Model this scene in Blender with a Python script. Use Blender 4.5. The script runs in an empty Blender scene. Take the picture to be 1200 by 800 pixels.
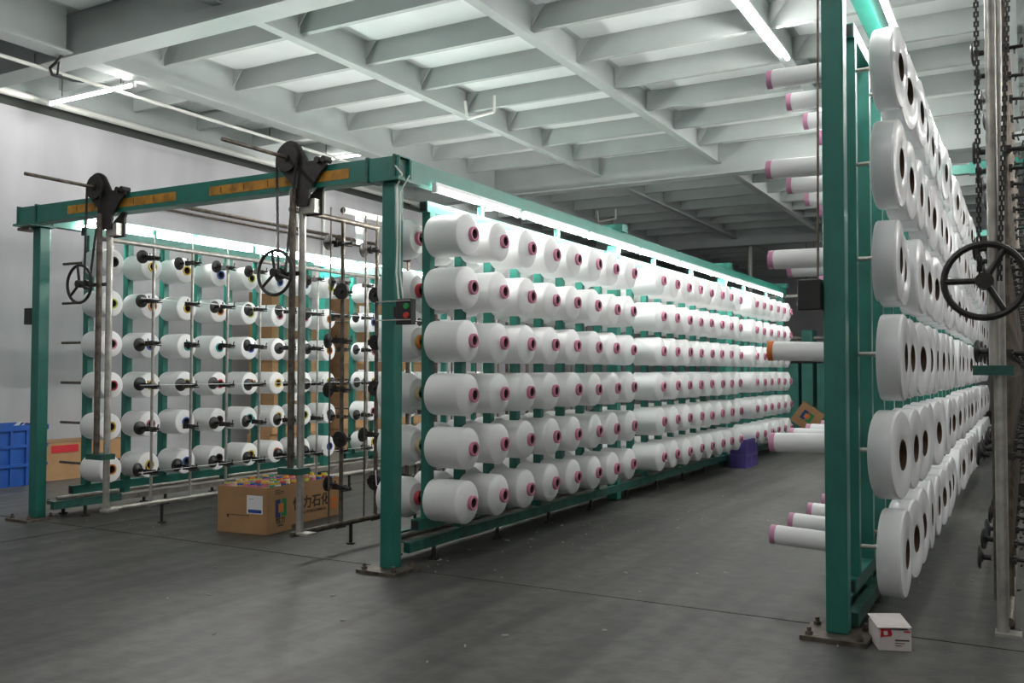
import bpy, math, random
from mathutils import Vector, Matrix

random.seed(7)
S = bpy.context.scene
COL = S.collection
PI = math.pi

# ------------------------------------------------------------------ camera
CAM_H = 1.35
cam_d = bpy.data.cameras.new('camera')
cam_d.sensor_width = 36.0
cam_d.lens = 36.0 * 1076.3 / 1200.0
cam_d.clip_end = 200
cam = bpy.data.objects.new('camera', cam_d)
COL.objects.link(cam)
_y, _p, _r = math.radians(29.327), math.radians(1.773), math.radians(0.121)
F = Vector((-math.sin(_y) * math.cos(_p), math.cos(_y) * math.cos(_p), math.sin(_p)))
R0 = Vector((math.cos(_y), math.sin(_y), 0))
U0 = R0.cross(F)
R1 = R0 * math.cos(_r) + U0 * math.sin(_r)
U1 = -R0 * math.sin(_r) + U0 * math.cos(_r)
m = Matrix((R1, U1, -F)).transposed().to_4x4()
m.translation = Vector((0, 0, CAM_H))
cam.matrix_world = m
S.camera = cam

# ------------------------------------------------------------------ light
S.view_settings.view_transform = 'Standard'
S.view_settings.look = 'None'
S.view_settings.gamma = 1.0
S.view_settings.exposure = 1.12
world = bpy.data.worlds.new('world')
S.world = world
world.use_nodes = True
bg = world.node_tree.nodes['Background']
bg.inputs[0].default_value = (1.0, 0.99, 0.97, 1)
bg.inputs[1].default_value = 0.20
TUBE = 60.0          # emission of the fluorescent tubes


# ------------------------------------------------------------------ materials
def mat(name, col, rough=0.5, metal=0.0, noise=0.0, nscale=6.0, bump=0.0, bscale=60.0, spec=0.5, stretch=None, col2=None, detail=4.0):
    mt = bpy.data.materials.new(name)
    mt.use_nodes = True
    nt = mt.node_tree
    b = nt.nodes['Principled BSDF']
    b.inputs['Roughness'].default_value = rough
    b.inputs['Metallic'].default_value = metal
    b.inputs['Specular IOR Level'].default_value = spec
    b.inputs['Base Color'].default_value = (*col, 1)
    tc = None
    if noise or bump:
        tc = nt.nodes.new('ShaderNodeTexCoord')
        mp = nt.nodes.new('ShaderNodeMapping')
        if stretch:
            mp.inputs['Scale'].default_value = stretch
        nt.links.new(tc.outputs['Object'], mp.inputs['Vector'])
    if noise:
        n = nt.nodes.new('ShaderNodeTexNoise')
        n.inputs['Scale'].default_value = nscale
        n.inputs['Detail'].default_value = detail
        nt.links.new(mp.outputs[0], n.inputs['Vector'])
        rp = nt.nodes.new('ShaderNodeValToRGB')
        lo = tuple(c * (1 - noise) for c in col)
        hi = col2 if col2 else tuple(min(1, c * (1 + noise)) for c in col)
        rp.color_ramp.elements[0].position = 0.3
        rp.color_ramp.elements[1].position = 0.7
        rp.color_ramp.elements[0].color = (*lo, 1)
        rp.color_ramp.elements[1].color = (*hi, 1)
        nt.links.new(n.outputs['Fac'], rp.inputs[0])
        nt.links.new(rp.outputs[0], b.inputs['Base Color'])
    if bump:
        n2 = nt.nodes.new('ShaderNodeTexNoise')
        n2.inputs['Scale'].default_value = bscale
        nt.links.new(mp.outputs[0], n2.inputs['Vector'])
        bp = nt.nodes.new('ShaderNodeBump')
        bp.inputs['Strength'].default_value = bump
        bp.inputs['Distance'].default_value = 0.01
        nt.links.new(n2.outputs['Fac'], bp.inputs['Height'])
        nt.links.new(bp.outputs[0], b.inputs['Normal'])
    return mt


def emit(name, col, s):
    mt = bpy.data.materials.new(name)
    mt.use_nodes = True
    nt = mt.node_tree
    nt.nodes.clear()
    e = nt.nodes.new('ShaderNodeEmission')
    e.inputs[0].default_value = (*col, 1)
    e.inputs[1].default_value = s
    o = nt.nodes.new('ShaderNodeOutputMaterial')
    nt.links.new(e.outputs[0], o.inputs[0])
    return mt


def concrete():
    mt = mat('floor_concrete', (0.082, 0.081, 0.075), 0.5, noise=0.25, nscale=0.7, bump=0.12, bscale=35, detail=8)
    nt = mt.node_tree
    b = nt.nodes['Principled BSDF']
    tc = nt.nodes.new('ShaderNodeTexCoord')
    rp0 = next(n for n in nt.nodes if n.type == 'VALTORGB')
    n = nt.nodes.new('ShaderNodeTexNoise')
    n.inputs['Scale'].default_value = 9
    n.inputs['Detail'].default_value = 6
    nt.links.new(tc.outputs['Object'], n.inputs['Vector'])
    mp = nt.nodes.new('ShaderNodeMapping')
    mp.inputs['Scale'].default_value = (3.0, 0.25, 1)
    nt.links.new(tc.outputs['Object'], mp.inputs['Vector'])
    n3 = nt.nodes.new('ShaderNodeTexNoise')
    n3.inputs['Scale'].default_value = 1.6
    n3.inputs['Detail'].default_value = 5
    nt.links.new(mp.outputs[0], n3.inputs['Vector'])
    rp = nt.nodes.new('ShaderNodeValToRGB')
    rp.color_ramp.elements[0].position = 0.35
    rp.color_ramp.elements[0].color = (0.60, 0.60, 0.58, 1)
    rp.color_ramp.elements[1].position = 0.62
    rp.color_ramp.elements[1].color = (1, 1, 1, 1)
    nt.links.new(n.outputs['Fac'], rp.inputs[0])
    rp3 = nt.nodes.new('ShaderNodeValToRGB')
    rp3.color_ramp.elements[0].position = 0.38
    rp3.color_ramp.elements[0].color = (0.58, 0.58, 0.56, 1)
    rp3.color_ramp.elements[1].position = 0.6
    rp3.color_ramp.elements[1].color = (1.08, 1.08, 1.06, 1)
    nt.links.new(n3.outputs['Fac'], rp3.inputs[0])
    x1 = nt.nodes.new('ShaderNodeMixRGB'); x1.blend_type = 'MULTIPLY'; x1.inputs[0].default_value = 1
    x2 = nt.nodes.new('ShaderNodeMixRGB'); x2.blend_type = 'MULTIPLY'; x2.inputs[0].default_value = 1
    nt.links.new(rp0.outputs[0], x1.inputs[1]); nt.links.new(rp.outputs[0], x1.inputs[2])
    nt.links.new(x1.outputs[0], x2.inputs[1]); nt.links.new(rp3.outputs[0], x2.inputs[2])
    nt.links.new(x2.outputs[0], b.inputs['Base Color'])
    return mt


def yarn(name, col, rough, axis_scale):
    """white filament: very fine winding ribs around the package axis (local X)"""
    mt = bpy.data.materials.new(name)
    mt.use_nodes = True
    nt = mt.node_tree
    b = nt.nodes['Principled BSDF']
    b.inputs['Base Color'].default_value = (*col, 1)
    b.inputs['Roughness'].default_value = rough
    b.inputs['Specular IOR Level'].default_value = 0.4
    tc = nt.nodes.new('ShaderNodeTexCoord')
    w = nt.nodes.new('ShaderNodeTexWave')
    w.wave_type = 'BANDS'; w.bands_direction = 'X'
    w.inputs['Scale'].default_value = axis_scale
    w.inputs['Distortion'].default_value = 2.5
    w.inputs['Detail'].default_value = 2
    nt.links.new(tc.outputs['Object'], w.inputs['Vector'])
    bp = nt.nodes.new('ShaderNodeBump')
    bp.inputs['Strength'].default_value = 0.10
    bp.inputs['Distance'].default_value = 0.004
    nt.links.new(w.outputs['Fac'], bp.inputs['Height'])
    nt.links.new(bp.outputs[0], b.inputs['Normal'])
    return mt


M = {}
M['floor'] = concrete()
M['joint'] = mat('floor_joint_dirt', (0.03, 0.03, 0.028), 0.9)
M['wall'] = mat('wall_whitewash', (0.42, 0.415, 0.43), 0.75, noise=0.16, nscale=0.8, stretch=(1, 1.6, 0.5), bump=0.1, bscale=25)
M['gap_shade'] = mat('wall_gap_shade', (0.05, 0.055, 0.05), 0.9)  # dark colour stands for shade in the gap above the wall
M['ceil'] = mat('ceiling_grey_paint', (0.36, 0.39, 0.38), 0.55, noise=0.06, nscale=2.0)
M['deck'] = mat('ceiling_deck_paint', (0.60, 0.63, 0.625), 0.5, noise=0.08, nscale=1.2)
M['green'] = mat('green_machine_paint', (0.014, 0.142, 0.108), 0.36, noise=0.12, nscale=9)
M['green_dirty'] = mat('green_dirty_paint', (0.013, 0.085, 0.065), 0.5, noise=0.4, nscale=14)
M['orange'] = mat('orange_worn_paint', (0.36, 0.17, 0.012), 0.6, noise=0.4, nscale=14)
M['black'] = mat('black_plastic', (0.012, 0.012, 0.012), 0.45)
M['iron'] = mat('dark_cast_iron', (0.028, 0.026, 0.025), 0.5, metal=0.4, noise=0.3, nscale=20)
M['steel'] = mat('dull_steel_pipe', (0.40, 0.385, 0.35), 0.38, metal=0.6, noise=0.25, nscale=14)
M['rust'] = mat('worn_dark_steel', (0.13, 0.11, 0.09), 0.5, metal=0.7, noise=0.45, nscale=18)
M['bright'] = mat('white_painted_pipe', (0.62, 0.62, 0.58), 0.4)
M['dust'] = mat('dusty_tray', (0.15, 0.14, 0.125), 0.9, noise=0.4, nscale=9)
M['yarn'] = yarn('white_filament_yarn', (0.83, 0.83, 0.83), 0.42, 90)
M['cheese'] = yarn('glossy_white_yarn', (0.80, 0.80, 0.81), 0.22, 60)
M['pink'] = mat('pink_paper_core', (0.56, 0.20, 0.31), 0.55)
M['lilac'] = mat('pale_pink_core', (0.60, 0.27, 0.42), 0.5)
M['brown'] = mat('brown_paper_core', (0.085, 0.05, 0.028), 0.8, noise=0.3, nscale=30)
M['card'] = mat('brown_cardboard', (0.36, 0.205, 0.095), 0.8, noise=0.12, nscale=5)
M['card_dark'] = mat('dark_cardboard', (0.26, 0.15, 0.07), 0.85, noise=0.2, nscale=4)
M['white'] = mat('white_print', (0.75, 0.75, 0.76), 0.6)
M['ink'] = mat('dark_brown_ink', (0.045, 0.028, 0.02), 0.8)
M['blue_ink'] = mat('blue_print', (0.02, 0.06, 0.30), 0.6)
M['navy_ink'] = mat('navy_print', (0.015, 0.035, 0.14), 0.6)
M['green_ink'] = mat('green_print', (0.015, 0.22, 0.06), 0.6)
M['orange_ink'] = mat('orange_print', (0.62, 0.15, 0.02), 0.6)
M['red_ink'] = mat('red_print', (0.45, 0.01, 0.02), 0.6)
M['crate_blue'] = mat('blue_crate_plastic', (0.012, 0.075, 0.33), 0.4)
M['purple'] = mat('purple_crate_plastic', (0.09, 0.06, 0.26), 0.45)
M['boxwhite'] = mat('white_carton_board', (0.60, 0.55, 0.53), 0.7, noise=0.1, nscale=8)
M['lint'] = mat('grey_white_lint', (0.42, 0.42, 0.41), 0.9)
M['bore'] = mat('shaded_core_bore', (0.05, 0.025, 0.03), 0.8)  # dark colour stands for the shade inside the hollow cores
M['film'] = mat('clear_plastic_film', (0.75, 0.78, 0.8), 0.2)
M['tube'] = emit('fluorescent_glow', (1.0, 0.985, 0.96), TUBE)
M['housing'] = mat('white_lamp_housing', (0.8, 0.8, 0.8), 0.4)
M['teal_far'] = mat('far_green_machine', (0.035, 0.19, 0.155), 0.5, noise=0.2, nscale=3)
M['redbtn'] = mat('red_button', (0.5, 0.03, 0.02), 0.4)
M['greenbtn'] = mat('green_button', (0.02, 0.3, 0.06), 0.4)
CORE = {}
for nm, c in dict(yellow=(0.62, 0.42, 0.03), orange=(0.62, 0.22, 0.03), red=(0.55, 0.05, 0.07), teal=(0.03, 0.35, 0.30),
                  lime=(0.45, 0.5, 0.06), pink=(0.56, 0.18, 0.28), cream=(0.62, 0.55, 0.36), blue=(0.04, 0.12, 0.42), black=(0.02, 0.02, 0.02)).items():
    CORE[nm] = mat('core_' + nm, c, 0.55)


# ------------------------------------------------------------------ mesh builder
class MB:
    def __init__(s):
        s.v, s.f = [], []

    def add(s, vs, fs, mx=None):
        b = len(s.v)
        s.v += [tuple(mx @ Vector(p)) if mx else tuple(p) for p in vs]
        s.f += [tuple(b + i for i in q) for q in fs]
        return s

    def box(s, x0, x1, y0, y1, z0, z1, mx=None):
        vs = [(x0, y0, z0), (x1, y0, z0), (x1, y1, z0), (x0, y1, z0), (x0, y0, z1), (x1, y0, z1), (x1, y1, z1), (x0, y1, z1)]
        fs = [(0, 3, 2, 1), (4, 5, 6, 7), (0, 1, 5, 4), (1, 2, 6, 5), (2, 3, 7, 6), (3, 0, 4, 7)]
        return s.add(vs, fs, mx)

    def cyl(s, p0, p1, r, n=12, r1=None, cap=True):
        p0, p1 = Vector(p0), Vector(p1)
        d = (p1 - p0).normalized()
        a = Vector((0, 0, 1)) if abs(d.z) < 0.9 else Vector((1, 0, 0))
        u = d.cross(a).normalized(); w = d.cross(u)
        r1 = r if r1 is None else r1
        vs, fs = [], []
        for i in range(n):
            t = 2 * PI * i / n
            e = u * math.cos(t) + w * math.sin(t)
            vs.append(p0 + e * r); vs.append(p1 + e * r1)
        for i in range(n):
            j = (i + 1) % n
            fs.append((2 * i, 2 * i + 1, 2 * j + 1, 2 * j))
        if cap:
            fs.append(tuple(2 * i for i in range(n)))
            fs.append(tuple(2 * i + 1 for i in reversed(range(n))))
        return s.add(vs, fs)

    def tube(s, pts, r, n=8):
        for a, b in zip(pts[:-1], pts[1:]):
            s.cyl(a, b, r, n)
        return s

    def lathe(s, prof, n=32, close=False):
        """profile of (x, r) turned about the X axis"""
        vs, fs = [], []
        k = len(prof)
        for i in range(n):
            t = 2 * PI * i / n
            for x, r in prof:
                vs.append((x, r * math.cos(t), r * math.sin(t)))
        rng = range(k) if close else range(k - 1)
        for i in range(n):
            j = (i + 1) % n
            for q in rng:
                q2 = (q + 1) % k
                fs.append((i * k + q, j * k + q, j * k + q2, i * k + q2))
        return s.add(vs, fs)

    def prism(s, poly, y0, y1):
        """polygon in XZ extruded along Y"""
        n = len(poly)
        vs = [(x, y0, z) for x, z in poly] + [(x, y1, z) for x, z in poly]
        fs = [tuple(range(n)), tuple(range(2 * n - 1, n - 1, -1))]
        for i in range(n):
            j = (i + 1) % n
            fs.append((j, i, n + i, n + j))
        return s.add(vs, fs)

    def torus(s, c, R, r, n=28, k=8, axis='Y'):
        vs, fs = [], []
        for i in range(n):
            t = 2 * PI * i / n
            for j in range(k):
                q = 2 * PI * j / k
                a = (R + r * math.cos(q)) * math.cos(t); b = (R + r * math.cos(q)) * math.sin(t); h = r * math.sin(q)
                p = (a, h, b) if axis == 'Y' else ((h, a, b) if axis == 'X' else (a, b, h))
                vs.append((c[0] + p[0], c[1] + p[1], c[2] + p[2]))
        for i in range(n):
            for j in range(k):
                i2, j2 = (i + 1) % n, (j + 1) % k
                fs.append((i * k + j, i2 * k + j, i2 * k + j2, i * k + j2))
        return s.add(vs, fs)

    def mesh(s, name, mt, smooth=False):
        me = bpy.data.meshes.new(name)
        me.from_pydata(s.v, [], s.f)
        me.materials.append(M[mt] if isinstance(mt, str) else mt)
        import bmesh
        bm = bmesh.new(); bm.from_mesh(me)
        bmesh.ops.recalc_face_normals(bm, faces=bm.faces)
        bm.to_mesh(me); bm.free()
        if smooth:
            me.shade_smooth()
            me.set_sharp_from_angle(angle=math.radians(38))
        return me

    def build(s, name, mt, parent=None, loc=None, smooth=False, bevel=0):
        me = s.mesh(name, mt, smooth)
        o = put(name, me, parent, loc)
        if bevel:
            md = o.modifiers.new('bevel', 'BEVEL'); md.width = bevel; md.segments = 2; md.limit_method = 'ANGLE'
        return o


def put(name, me, parent=None, loc=None, rot=None):
    o = bpy.data.objects.new(name, me)
    COL.objects.link(o)
    if loc is not None:
        o.location = loc
    if rot is not None:
        o.rotation_euler = rot
    if parent is not None:
        o.parent = parent
    return o


def tag(o, label, cat, group=None):
    o['label'] = label
    o['category'] = cat
    if group:
        o['group'] = group
    return o


def thing(name, label, cat, loc=(0, 0, 0), rotz=0, group=None):
    o = put(name, None, None, loc, (0, 0, rotz))
    o.empty_display_size = 0.1
    return tag(o, label, cat, group)


def struct(o):
    o['kind'] = 'structure'
    return o


def text(name, s, size, mt, parent, mx, squash=1.0):
    """flat lettering turned into a thin mesh, laid on a face by mx (local)"""
    cu = bpy.data.curves.new(name, 'FONT')
    cu.body = s; cu.size = size; cu.extrude = 0.0008; cu.offset = size * 0.022
    cu.align_x = 'CENTER'; cu.align_y = 'CENTER'
    cu.resolution_u = 3
    t = bpy.data.objects.new(name, cu)
    COL.objects.link(t)
    bpy.context.view_layer.update()
    dg = bpy.context.evaluated_depsgraph_get()
    me = bpy.data.meshes.new_from_object(t.evaluated_get(dg))
    bpy.data.objects.remove(t)
    me.materials.clear(); me.materials.append(M[mt])
    me.transform(Matrix.Diagonal((squash, 1, 1, 1)))
    o = put(name, me, parent)
    o.matrix_local = mx
    return o


ROW = ['top', 'second', 'third', 'fourth', 'fifth', 'bottom']
ORD = ['first', 'second', 'third', 'fourth', 'fifth', 'sixth', 'seventh', 'eighth', 'ninth', 'tenth', 'eleventh', 'twelfth', 'thirteenth',
       'fourteenth', 'fifteenth', 'sixteenth', 'seventeenth', 'eighteenth', 'nineteenth', 'twentieth', 'twenty-first', 'twenty-second',
       'twenty-third', 'twenty-fourth']

# ------------------------------------------------------------------ the setting
XW, XR, Y0, Y1, ZC = -11.0, 9.0, -5.0, 35.0, 5.22

fl = struct(MB().box(XW - 0.3, XR + 0.3, Y0, Y1 + 0.3, -0.30, -0.020).build('floor', 'joint'))
fx = [XW - 0.3, -7.0, 3.2, 6.2, XR + 0.3]
fy = [Y0, 5.10, 16.0, 26.0, Y1 + 0.3]
for i in range(4):
    for j in range(4):
        g = 0.007
        MB().box(fx[i] + g, fx[i + 1] - g, fy[j] + g, fy[j + 1] - g, -0.020, 0).build('floor_bay', 'floor', fl)

wl = struct(MB().box(XW - 0.3, XW, Y0, Y1, 0, 4.62).build('wall_left', 'wall'))
for y in [6.75 + 6.0 * k for k in range(5)]:
    MB().box(XW, XW + 0.012, y - 0.16, y + 0.16, 0, 4.62).build('pilaster', 'wall', wl)
MB().cyl((XW + 0.06, 12.6, 2.0), (XW + 0.06, 12.6, 4.6), 0.025, 8).build('conduit', 'bright', wl)
struct(MB().box(XW - 0.3, XW - 0.02, Y0, Y1, 4.62, 4.80).build('trim_1', 'gap_shade'))
struct(MB().box(XW - 0.3, XW, Y0, Y1, 4.80, ZC + 0.2).build('trim_2', 'ceil'))
wb = struct(MB().box(XW - 0.3, XR + 0.3, Y1, Y1 + 0.3, 0, ZC + 0.2).build('wall_back', 'wall'))
struct(MB().box(XR, XR + 0.3, Y0, Y1, 0, ZC + 0.2).build('wall_right', 'wall'))
ce = struct(MB().box(XW - 0.3, XR + 0.3, Y0, Y1 + 0.3, ZC + 0.03, ZC + 0.3).build('ceiling', 'ceil'))


def ibeam_x(name, x0, x1, y, zb, fw, ft=0.025, tw=0.02):
    return MB().box(x0, x1, y - fw / 2, y + fw / 2, zb, zb + ft).box(x0, x1, y - tw / 2, y + tw / 2, zb + ft, ZC + 0.03).build(name, 'ceil', ce)


def ibeam_y(name, x, y0, y1, zb, fw, ft=0.025, tw=0.02):
    return MB().box(x - fw / 2, x + fw / 2, y0, y1, zb, zb + ft).box(x - tw / 2, x + tw / 2, y0, y1, zb + ft, ZC + 0.03).build(name, 'ceil', ce)


GY = [-2.79, 6.33, 15.45, 24.57, 33.69]
for y in GY:
    ibeam_x('girder', XW, XR, y, 4.70, 0.30)
BX = [-9.0, -6.85, -4.62, -2.37, -0.12, 2.13, 4.38, 6.63]
for k, x in enumerate(BX):
    for a, b in zip(GY[:-1], GY[1:]):
        if k == 0:
            ibeam_y('main_beam', x, a + 0.15, b - 0.15, 4.72, 0.26)
        else:
            ibeam_y('cross_beam', x, a + 0.02, b - 0.02, 4.90, 0.13)
cols = [XW] + BX + [XR]
jm = {}
for q in range(len(cols) - 1):
    a, b = cols[q] + 0.012, cols[q + 1] - 0.012
    w = b - a
    key = round(w, 3)
    if key not in jm:
        jm[key] = (MB().box(0, w, -0.006, 0.006, 0, 0.25).box(0, w, -0.006, 0.065, -0.012, 0).mesh('joist', 'ceil'),
                   MB().box(0.10, w - 0.10, 0.06, 1.08, 0, 0.022).mesh('deck_panel', 'deck'),
                   MB().add([(0, -0.004, 0), (0, 0.004, 0), (0.16, -0.004, 0.21), (0.16, 0.004, 0.21), (0, -0.004, 0.21), (0, 0.004, 0.21)],
                            [(0, 2, 4), (1, 5, 3), (0, 1, 3, 2), (2, 3, 5, 4), (0, 4, 5, 1)]).mesh('gusset', 'ceil'))
    for n in range(0, 36):
        y = GY[0] + 1.14 * n
        if y > Y1 - 1:
            break
        if n % 8:
            put('joist', jm[key][0], ce, (a, y, 5.0))
            if n > 8 and n < 24 and q > 0:
                put('gusset', jm[key][2], ce, (a + 0.05, y - 0.09, 5.01))
        put('deck_panel', jm[key][1], ce, (a, y, ZC + 0.008))

# pipes under the ceiling
t = MB().cyl((-10.84, Y0 + 1, 4.74), (-10.84, 30, 4.74), 0.045, 10).build('ceiling_pipe', 'bright', smooth=True)
tag(t, 'long white pipe running along the top of the left wall', 'pipe')
t = MB().cyl((-9.25, 2, 4.60), (-9.25, 22, 4.60), 0.022, 8).build('conduit_pipe', 'bright', smooth=True)
for y in (4.9, 6.0, 7.1, 9.5, 12, 14.5, 17):
    MB().cyl((-9.25, y, 4.60), (-9.25, y, 4.735), 0.008, 6).build('hanger', 'iron', t)
tag(t, 'thin pale conduit pipe crossing under the ceiling at upper left', 'pipe')
t = MB().tube([(-9.0, 6.14, 4.71), (-9.07, 6.12, 4.64), (-9.17, 6.12, 4.60), (-9.25, 6.2, 4.56), (-9.26, 6.45, 4.57), (-9.25, 6.62, 4.60)], 0.016, 8).tube([(-9.05, 6.15, 4.70), (-9.16, 6.2, 4.55), (-9.24, 6.3, 4.58)], 0.012, 8).build('cable_bundle', 'black', smooth=True)
tag(t, 'black cable bundle looped around the pale conduit under the girder', 'cable')
t = MB().cyl((-10.9, 8.7, 3.76), (-10.9, 26, 3.76), 0.03, 8).cyl((-10.9, 8.7, 3.67), (-10.9, 26, 3.67), 0.02, 8).build('wall_pipe', 'rust', smooth=True)
for y in (9, 13, 17, 21):
    MB().box(-11.0, -10.85, y - 0.02, y + 0.02, 3.64, 3.80).build('clip', 'rust', t)
tag(t, 'dark twin pipe clipped along the left wall above the creels', 'pipe')
for (x, y, lab) in ((-6.15, 10.45, 'bent white rod hanging between the joists above the middle rack'),
                    (-8.1, 19.2, 'bent white rod hanging above the far part of the green beam')):
    o = MB().tube([(x, y, 5.0), (x, y, 4.78), (x - 0.42, y, 4.74), (x - 0.46, y, 4.99)], 0.02, 8).build('hook_rod', 'bright', smooth=True)
    tag(o, lab, 'rod')
o = MB().cyl((-6.85, 26, 3.4), (-6.85, 26, 4.9), 0.06, 8).cyl((-6.85, 26, 3.42), (-3.0, 26, 3.42), 0.04, 8).build('ceiling_drop', 'bright', smooth=True)
tag(o, 'pale pipe dropping from the far ceiling beyond the middle rack', 'pipe')
o = MB().box(-5.2, -4.6, 29.6, 30.2, 0, ZC).build('column', 'wall')
struct(o); o.name = 'trim_3'


# ------------------------------------------------------------------ lamps
def lamp_meshes(L, along, tr=0.014):
    if L > 2:
        tr = 0.024
    if L == 1.26:
        tr = 0.042
    if L == 1.4:
        tr = 0.011
    if L == 1.28:
        tr = 0.024
    if L == 1.24:
        tr = 0.009
    if along == 'Y':
        h = MB().box(-0.018, 0.018, 0, L, 0.022, 0.05).box(-0.02, 0.02, 0, 0.03, -0.02, 0.022).box(-0.02, 0.02, L - 0.03, L, -0.02, 0.022)
        t = MB().cyl((0, 0.03, 0), (0, L - 0.03, 0), tr, 8)
    else:
        h = MB().box(0, L, -0.018, 0.018, 0.022, 0.05).box(0, 0.03, -0.02, 0.02, -0.02, 0.022).box(L - 0.03, L, -0.02, 0.02, -0.02, 0.022)
        t = MB().cyl((0.03, 0, 0), (L - 0.03, 0, 0), tr, 8)
    return h.mesh('housing', 'housing'), t.mesh('glass_tube', 'tube', True)


LM = {}


def lamp(loc, L, along, label, group=None):
    if (L, along) not in LM:
        LM[(L, along)] = lamp_meshes(L, along)
    h, t = LM[(L, along)]
    r = thing('fluorescent_lamp', label, 'lamp', loc, 0, group)
    put('housing', h, r); put('glass_tube', t, r)
    if along == 'X':
        for q in (0.25, L - 0.25):
            MB().cyl((q, 0, 0.05), (q, 0, ZC - loc[2] - 0.02), 0.006, 6).build('suspension_rod', 'iron', r)
    return r


lamp((-10.64, 7.10, 4.66), 1.60, 'X', 'white fluorescent tube glowing under the ceiling bay at upper left corner')
lamp((-10.6, 11.96, 4.91), 1.42, 'X', 'ceiling tube lamp glowing in the bay behind the crossbeam of the left creel')
lamp((-10.6, 17.6, 4.93), 1.42, 'X', 'ceiling tube lamp glowing far back beyond the middle rack beam')
for i_, y in enumerate((8.0, 12.8, 17.6)):  # the farther two are hidden, added to brighten the aisle
    lamp((-2.30, y, 4.84), 2.4, 'Y', ['long tube lamp under the ceiling beam visible left of the right post',
         'added long tube lamp on the aisle ceiling beam hidden behind the right rack', 'farthest added long tube lamp, hidden on the aisle ceiling beam'][i_], 'long lamps along the aisle ceiling beam')
for x, y, lab in ((-2.30, 1.2, 'added out-of-view tube lamp on the ceiling beam overhead before the right post'), (-6.78, 0.6, 'added out-of-view tube lamp on the ceiling beam before the left creel')):
    lamp((x, y, 4.84), 2.4, 'Y', lab)  # both added out of view as fill for near bobbins and floor
for i_, y in enumerate((3.2, 8.0, 12.8)):  # added out of view for more light from above
    lamp((2.10, y, 4.84), 2.4, 'Y', f'{ORD[i_]} added long tube lamp, out of view beyond the right edge', 'added fill lamps beyond the right edge')
lamp((-5.35, 25.0, 3.10), 0.7, 'X', 'small distant tube lamp seen right of the middle rack end')
lamp((-5.6, 30.0, 3.35), 1.42, 'X', 'farthest small tube lamp seen just left of the right post')

# ------------------------------------------------------------------ bobbins
R_C, L_C = 0.15, 0.29
bob_yarn = MB().lathe([(0, 0.045), (0, 0.128), (0.012, 0.146), (0.03, R_C), (0.278, R_C), (0.286, 0.1485), (0.292, 0.144), (0.312, 0.10), (0.324, 0.054), (0.324, 0.045)], 36).mesh('bobbin', 'yarn', True)


def core_mesh(prof, n, mt_, rin):
    """paper core: coloured outside, bore painted dark for the shade inside"""
    me = MB().lathe(prof, n, True).mesh('core', mt_, True)
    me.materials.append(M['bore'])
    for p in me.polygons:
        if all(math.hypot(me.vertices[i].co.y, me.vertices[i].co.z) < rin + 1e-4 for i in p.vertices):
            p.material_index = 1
    return me


bob_core = core_mesh([(-0.02, 0.034), (-0.02, 0.045), (0.322, 0.045), (0.324, 0.051), (0.345, 0.052), (0.350, 0.049), (0.350, 0.038), (0.342, 0.034)], 24, 'pink', 0.034)
bob_yarn2 = MB().lathe([(0, 0.045), (0, 0.125), (0.012, 0.142), (0.03, 0.147), (0.20, 0.147), (0.214, 0.142), (0.275, 0.105), (0.275, 0.045)], 32).mesh('bobbin', 'yarn', True)
LB_R = 0.122
lb_yarn = MB().lathe([(0, 0.04), (0, 0.108), (0.012, 0.118), (0.026, LB_R), (0.268, LB_R), (0.281, 0.117), (0.288, 0.105), (0.292, 0.045), (0.292, 0.04)], 32).mesh('bobbin', 'yarn', True)
lb_core = {}
lb_core_b = {}
for nm, mt_ in CORE.items():
    lb_core[nm] = core_mesh([(0.0, 0.034), (0.0, 0.040), (0.296, 0.040), (0.296, 0.047), (0.306, 0.047), (0.306, 0.036), (0.298, 0.034)], 20, mt_, 0.034)
    lb_core_b[nm] = core_mesh([(-0.02, 0.036), (-0.02, 0.045), (0.285, 0.045), (0.285, 0.052), (0.31, 0.052), (0.31, 0.036)], 20, mt_, 0.036)

PITCH, DZ = 0.4275, 0.374
YC0, ZT = 5.46, 2.30
SEC = [(0, 8), (9, 17), (18, 24)]
GY_GAP = [4.965 + 0.055]


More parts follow.
